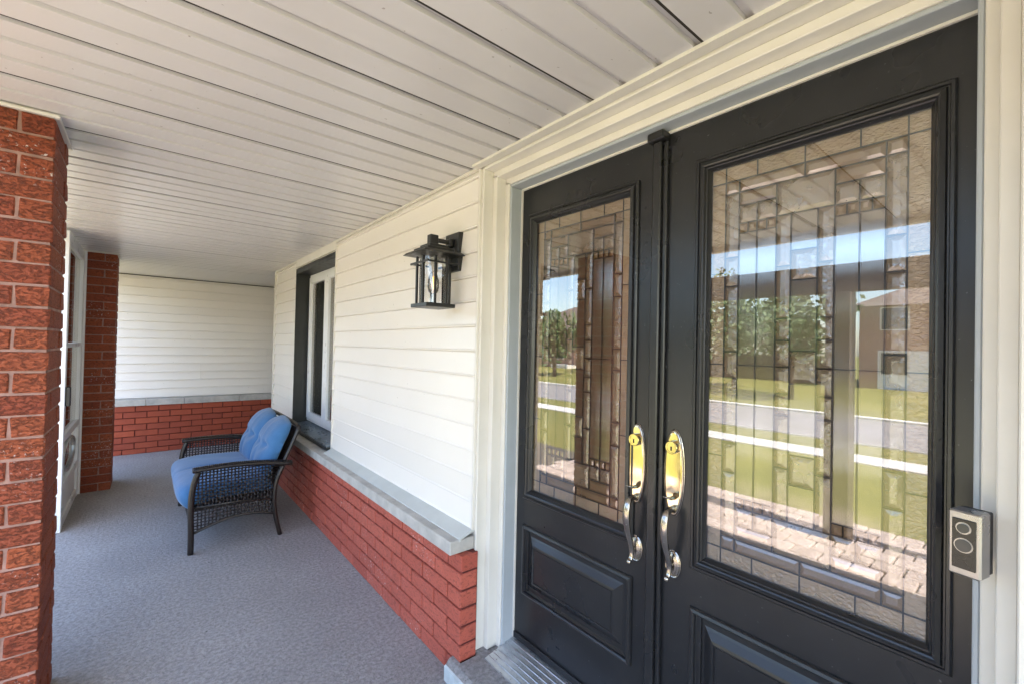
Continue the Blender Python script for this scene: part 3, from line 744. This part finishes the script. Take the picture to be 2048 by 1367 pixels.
for side,Y in ((0,LY0),(1,LY1)):
    nm='leg'
    MB().tube([(p[0],Y,p[1]) for p in cat([(a,b,0) for a,b in front])],[(.021,.019)]*26,8).build('front_leg','wicker',ls,0,True)
    MB().tube([(p[0],Y,p[1]) for p in cat([(a,b,0) for a,b in rear[:5]])],.016,8).build('rear_leg','wicker',ls,0,True)
    arm=[(x,Y,armz(x)) for x in [.27+.63*i/14 for i in range(15)]]
    MB().tube(arm,[(.036,.018)]*15,10).build('armrest','wicker',ls,0,True)
    # wrapped strands over the armrest
    wr=MB()
    for i in range(52):
        x=.275+.62*i/52; z=armz(x)
        wr.tube([(x,Y-.035,z-.004),(x+.003,Y-.026,z+.014),(x+.006,Y,z+.0195),(x+.009,Y+.026,z+.014),(x+.012,Y+.035,z-.004)],.0042,4,False)
    tag(wr.build('arm_wrapping','wicker',ls,0,True),kind='stuff')
    wv=MB(); 
    # verticals and horizontals, woven in and out
    for i in range(1,23):
        x=.285+.50*i/23
        zt=armz(x)-.01; zb_=lowz(x)
        pts=[]; k=max(3,int((zt-zb_)/.018))
        for q in range(k+1):
            z=zb_+(zt-zb_)*q/k; pts.append((x,Y+(.0035 if (i+q)%2 else -.0035),z))
        wv.tube(pts,[(.0025,.0050)]*len(pts),4,False)
    for j in range(20):
        z=.145+j*.0213
        xa=xat(front,z)+.012; xb=xat(rear,z)-.008
        pts=[]
        for q in range(28):
            x=xa+(xb-xa)*q/27
            if lowz(x)<=z<=armz(x)-.012: pts.append((x,Y+(-.0035 if (q+j)%2 else .0035),z))
            elif len(pts)>1: wv.tube(pts,.0042,4,False); pts=[]
        if len(pts)>1: wv.tube(pts,.0042,4,False)
    tag(wv.build('woven_side','wicker',ls),kind='stuff')
    MB().tube([(x,Y,lowz(x)) for x in [.272+.53*i/12 for i in range(13)]],.010,6).build('lower_rail','wicker',ls,0,True)
    MB().tube([(.272,Y,.315),(.53,Y,.312),(.786,Y,.285)],.009,6).build('seat_rail','wicker',ls,0,True)
    MB().tube([(p[0],Y-(.03 if side else -.03),p[1]) for p in cat([(a,b,0) for a,b in rear[3:]])],.014,8).build('back_post','wicker',ls,0,True)
# seat deck, front apron, back
box('seat_deck','wicker',ls,.29,.79,LY0+.01,LY1-.01,.285,.305)
ap=MB()
for j in range(14):
    z=.175+j*.0105
    ap.tube([(.272,LY0+.02+ (LY1-LY0-.04)*q/40,z+ .0) for q in range(41)],.0045,4,False)
for i in range(60):
    y=LY0+.02+(LY1-LY0-.04)*i/59; ap.tube([(.268,y,.17),(.268,y,.32)],.003,4,False)
tag(ap.build('front_apron','wicker',ls),kind='stuff')
MB().tube([(.272,LY0,.17),(.272,(LY0+LY1)/2,.205),(.272,LY1,.17)],.010,6).build('apron_rail','wicker',ls,0,True)
bp=MB()
for i in range(60):
    y=LY0+.035+(LY1-LY0-.07)*i/59
    bp.tube([(xat(rear,z)+.006,y,z) for z in (.30,.42,.53,.66,.79)],.0035,4,False)
for j in range(40):
    z=.31+j*.0122; bp.tube([(xat(rear,z)+.010+(.003 if q%2 else -.003),LY0+.035+(LY1-LY0-.07)*q/60,z) for q in range(61)],.004,4,False)
tag(bp.build('woven_back','wicker',ls),kind='stuff')
MB().tube([tuple(p) for p in cat([(.955,LY0+.03,.795),(.958,LY0+.12,.815),(.96,(LY0+LY1)/2,.82),(.958,LY1-.12,.815),(.955,LY1-.03,.795)],6)],.016,8).build('back_rail','wicker',ls,0,True)
# cushions
def cushion(name,fn,nu,nv,closed=True):
    mb=MB()
    for s in (1,-1):
        k=len(mb.v)
        for i in range(nu+1):
            for j in range(nv+1): mb.v.append(tuple(fn(i/nu,j/nv,s)))
        for i in range(nu):
            for j in range(nv): mb.f.append((k+i*(nv+1)+j,k+(i+1)*(nv+1)+j,k+(i+1)*(nv+1)+j+1,k+i*(nv+1)+j+1))
    me=bpy.data.meshes.new(name); me.from_pydata(mb.v,[],mb.f)
    bm=bmesh.new(); bm.from_mesh(me); bmesh.ops.remove_doubles(bm,verts=bm.verts,dist=.0006); bmesh.ops.recalc_face_normals(bm,faces=bm.faces)
    for q in bm.faces: q.smooth=True
    bm.to_mesh(me); bm.free(); o=link(name,me,'fabric',ls); return o
def puff(u,v,p=.42): 
    a=max(0,1-abs(2*u-1)**3.2); b=max(0,1-abs(2*v-1)**3.2); return (a*b)**p
_top=cat([(.262,.285,0),(.215,.315,0),(.188,.365,0),(.195,.415,0),(.240,.450,0),(.36,.468,0),(.55,.462,0),(.74,.45,0),(.785,.385,0)],8)
def seatfn(u,v,s):
    y=LY0+.042+(LY1-LY0-.084)*u
    i=v*(len(_top)-1); k=min(len(_top)-2,int(i)); p=_top[k].lerp(_top[k+1],i-k)
    m=Vector((.262+(.785-.262)*v, .315 if v>.1 else .285+.3*v, 0))
    mid=m.lerp(p,.5); e=max(0,1-abs(2*u-1)**9)**.45
    q=(mid.lerp(p,e) if s>0 else mid.lerp(m,e))
    wob=(.004*math.sin(u*17+v*5)*math.cos(v*9)-.012*math.exp(-((u-.5)/.02)**2)*(1 if v<.9 else 0)*.5) if s>0 else 0
    return (q.x,y,q.y+wob*e)
cushion('seat_cushion',seatfn,50,40)
def backcushion(ya,yb):
    def fn(u,v,s):
        # v: 0 bottom, 1 top
        side=.10*max(0,(v-.72)/.28)**2.2
        y=ya+(yb-ya)*(.5+(u-.5)*(1-side*2.0))
        yy=ya+(yb-ya)*(.5+(u-.5)*(1-side*2.0))
        z=.435+.425*v - .035*(abs(2*u-1)**2.5)*max(0,(v-.55)/.45)
        xb=.785+.165*v
        p=puff(u,v,.45)
        front_t=.115*p
        # tufts at two buttons and the crease between
        if s>0:
            for bu in (.30,.70):
                d2=((u-bu)/.10)**2+((v-.52)/.075)**2; front_t-=.034*math.exp(-d2)
            front_t-=.014*math.exp(-((v-.52)/.06)**2)*(1 if .12<u<.88 else .4)
            front_t-=.008*math.exp(-((u-.5)/.05)**2)*(1-.5*v)
            front_t+=.003*math.sin(u*21+v*6)*p
            x=xb-.02-front_t-.012
        else: x=xb-.02+.022*p-.012
        return (x,yy,z)
    o=cushion('back_cushion',fn,34,34)
    for bu in (.30,.70):
        q=fn(bu,.52,1); b=MB(); b.tube([(q[0]+.004,q[1],q[2]),(q[0]-.002,q[1],q[2]),(q[0]-.005,q[1],q[2])],[.010,.009,.003],10); b.build('button','fabric',o,0,True)
    return o
backcushion(LY0+.055,(LY0+LY1)/2-.004); backcushion((LY0+LY1)/2+.004,LY1-.055)

# ---------------------------------------------------------------- pergola header over the walkway
pg=empty('entry_pergola','dark timber pergola header over the paved walkway','pergola')
box('header_beam','pergola',pg,-2.36,-2.24,-1.7,2.86,2.055,2.315,.006)
for y in (2.78,-1.62): box('post','pergola',pg,-2.355,-2.245,y-.05,y+.05,-.30,2.05,.006)
box('post','pergola',pg,-2.39,-2.21,1.165,1.36,-.30,2.052,.006)

# ---------------------------------------------------------------- street scene mirrored in the glass
def tree(x,y,h,rad,seed,label,leaves=2600):
    rr=random.Random(seed); g0=gz(x)
    t=empty('street_tree',label,'tree','trees across the road',loc=(x,y,g0))
    tr=MB(); tr.tube([(0,0,-.1),(rr.uniform(-.1,.1),rr.uniform(-.1,.1),h*.25),(rr.uniform(-.2,.2),rr.uniform(-.2,.2),h*.6)],[.2*h/7,.14*h/7,.05*h/7],8)
    for i in range(7):
        a=rr.uniform(0,6.28); z0=h*rr.uniform(.25,.5); tr.tube([(0,0,z0),(math.cos(a)*rad*.4,math.sin(a)*rad*.4,z0+h*.14),(math.cos(a)*rad*.75,math.sin(a)*rad*.75,z0+h*.25)],[.07*h/7,.045*h/7,.015],6)
    tr.build('trunk','bark',t,0,True)
    cl=[(rr.gauss(0,rad*.42),rr.gauss(0,rad*.42),h*.62+rr.gauss(0,h*.15),rad*rr.uniform(.3,.55)) for _ in range(16)]
    mb=MB()
    for i in range(leaves):
        c=rr.choice(cl); d=Vector((rr.gauss(0,1),rr.gauss(0,1),rr.gauss(0,1))).normalized()*c[3]*rr.uniform(.55,1.05)
        p=Vector(c[:3])+d
        if p.z<h*.16: continue
        s=rr.uniform(.10,.24)*h/7; a=Vector((rr.gauss(0,1),rr.gauss(0,1),rr.gauss(0,1))).normalized(); b=a.orthogonal().normalized()
        mb.quad(p-a*s,p-b*s*.6,p+a*s,p+b*s*.6)
    mb.build('crown','leaf',t)
tree(-21,10.5,5.2,2.2,1,'round leafy tree left of the brick house across the road')
tree(-23,14.8,5.8,2.6,2,'broad leafy tree between the two brick houses across the road')
tree(-19,7.2,4.6,1.7,3,'small leafy tree by the corner of the brick house across the road',1900)
tree(-25,19,6.0,2.5,4,'tall leafy tree behind the lawn across the road')
tree(-19.5,22.2,5.2,2.0,5,'leafy tree beside the second brick house across the road')
tree(-27,36,6.8,2.8,6,'far leafy tree beyond the second brick house')
tree(-30,12,6.2,2.8,7,'dark leafy tree behind the gap between the houses')
tree(-22,-6,5.5,2.3,8,'leafy tree in front of the first brick house')
def house(x,y0,y1,depth,eave,ridge,label):
    g0=gz(x); h=empty('brick_house',label,'house','houses across the road',loc=(x,0,g0))
    box('wall','far_brick',h,-depth,0,y0,y1,-.4,eave)
    r=MB(); o=.5; a,b=y0-o,y1+o; m=(depth+2*o)/2
    r.v=[(o,a,eave),(o,b,eave),(-depth-o,b,eave),(-depth-o,a,eave),(-depth/2,a+m,ridge),(-depth/2,b-m,ridge)]
    r.f=[(0,1,5,4),(1,2,5),(2,3,4,5),(3,0,4),(0,3,2,1)]
    r.build('roof','shingle',h)
    n=max(2,int((y1-y0)/2.6))
    for fl in (0,1):
        for i in range(n):
            yc=y0+(y1-y0)*(i+.5)/n; z0=.8+fl*2.3
            if z0+1.1>eave: continue
            w_=box('window','trim',h,.0,.05,yc-.6,yc+.6,z0-.06,z0+1.16); box('pane','far_glass',w_,.045,.06,yc-.52,yc+.52,z0,z0+1.08)
    yc=(y0+y1)/2; box('garage_door','alu_white',h,.0,.04,y1-3.2,y1-.8,0,2.0) 
    box('porch_steps','walk',h,.0,1.2,y0+2,y0+4,-.35,.3)
house(-27,-11,6.6,9,4.3,6.9,'brown brick house with hip roof directly across the road')
house(-27,25,36,9,3.4,6.0,'brick house farther along across the road')
house(-29,-34,-16,9,4.6,7.2,'brick house across the road past the leafy front tree')
fe=empty('board_fence','brown board fence between the two houses across the road','fence')
for i in range(58):
    box('board','bark',fe,-28.6,-28.56,7.4+i*.30,7.4+i*.30+.28,-.3,1.35+.03*(i%2))
print('objects',len(bpy.data.objects))
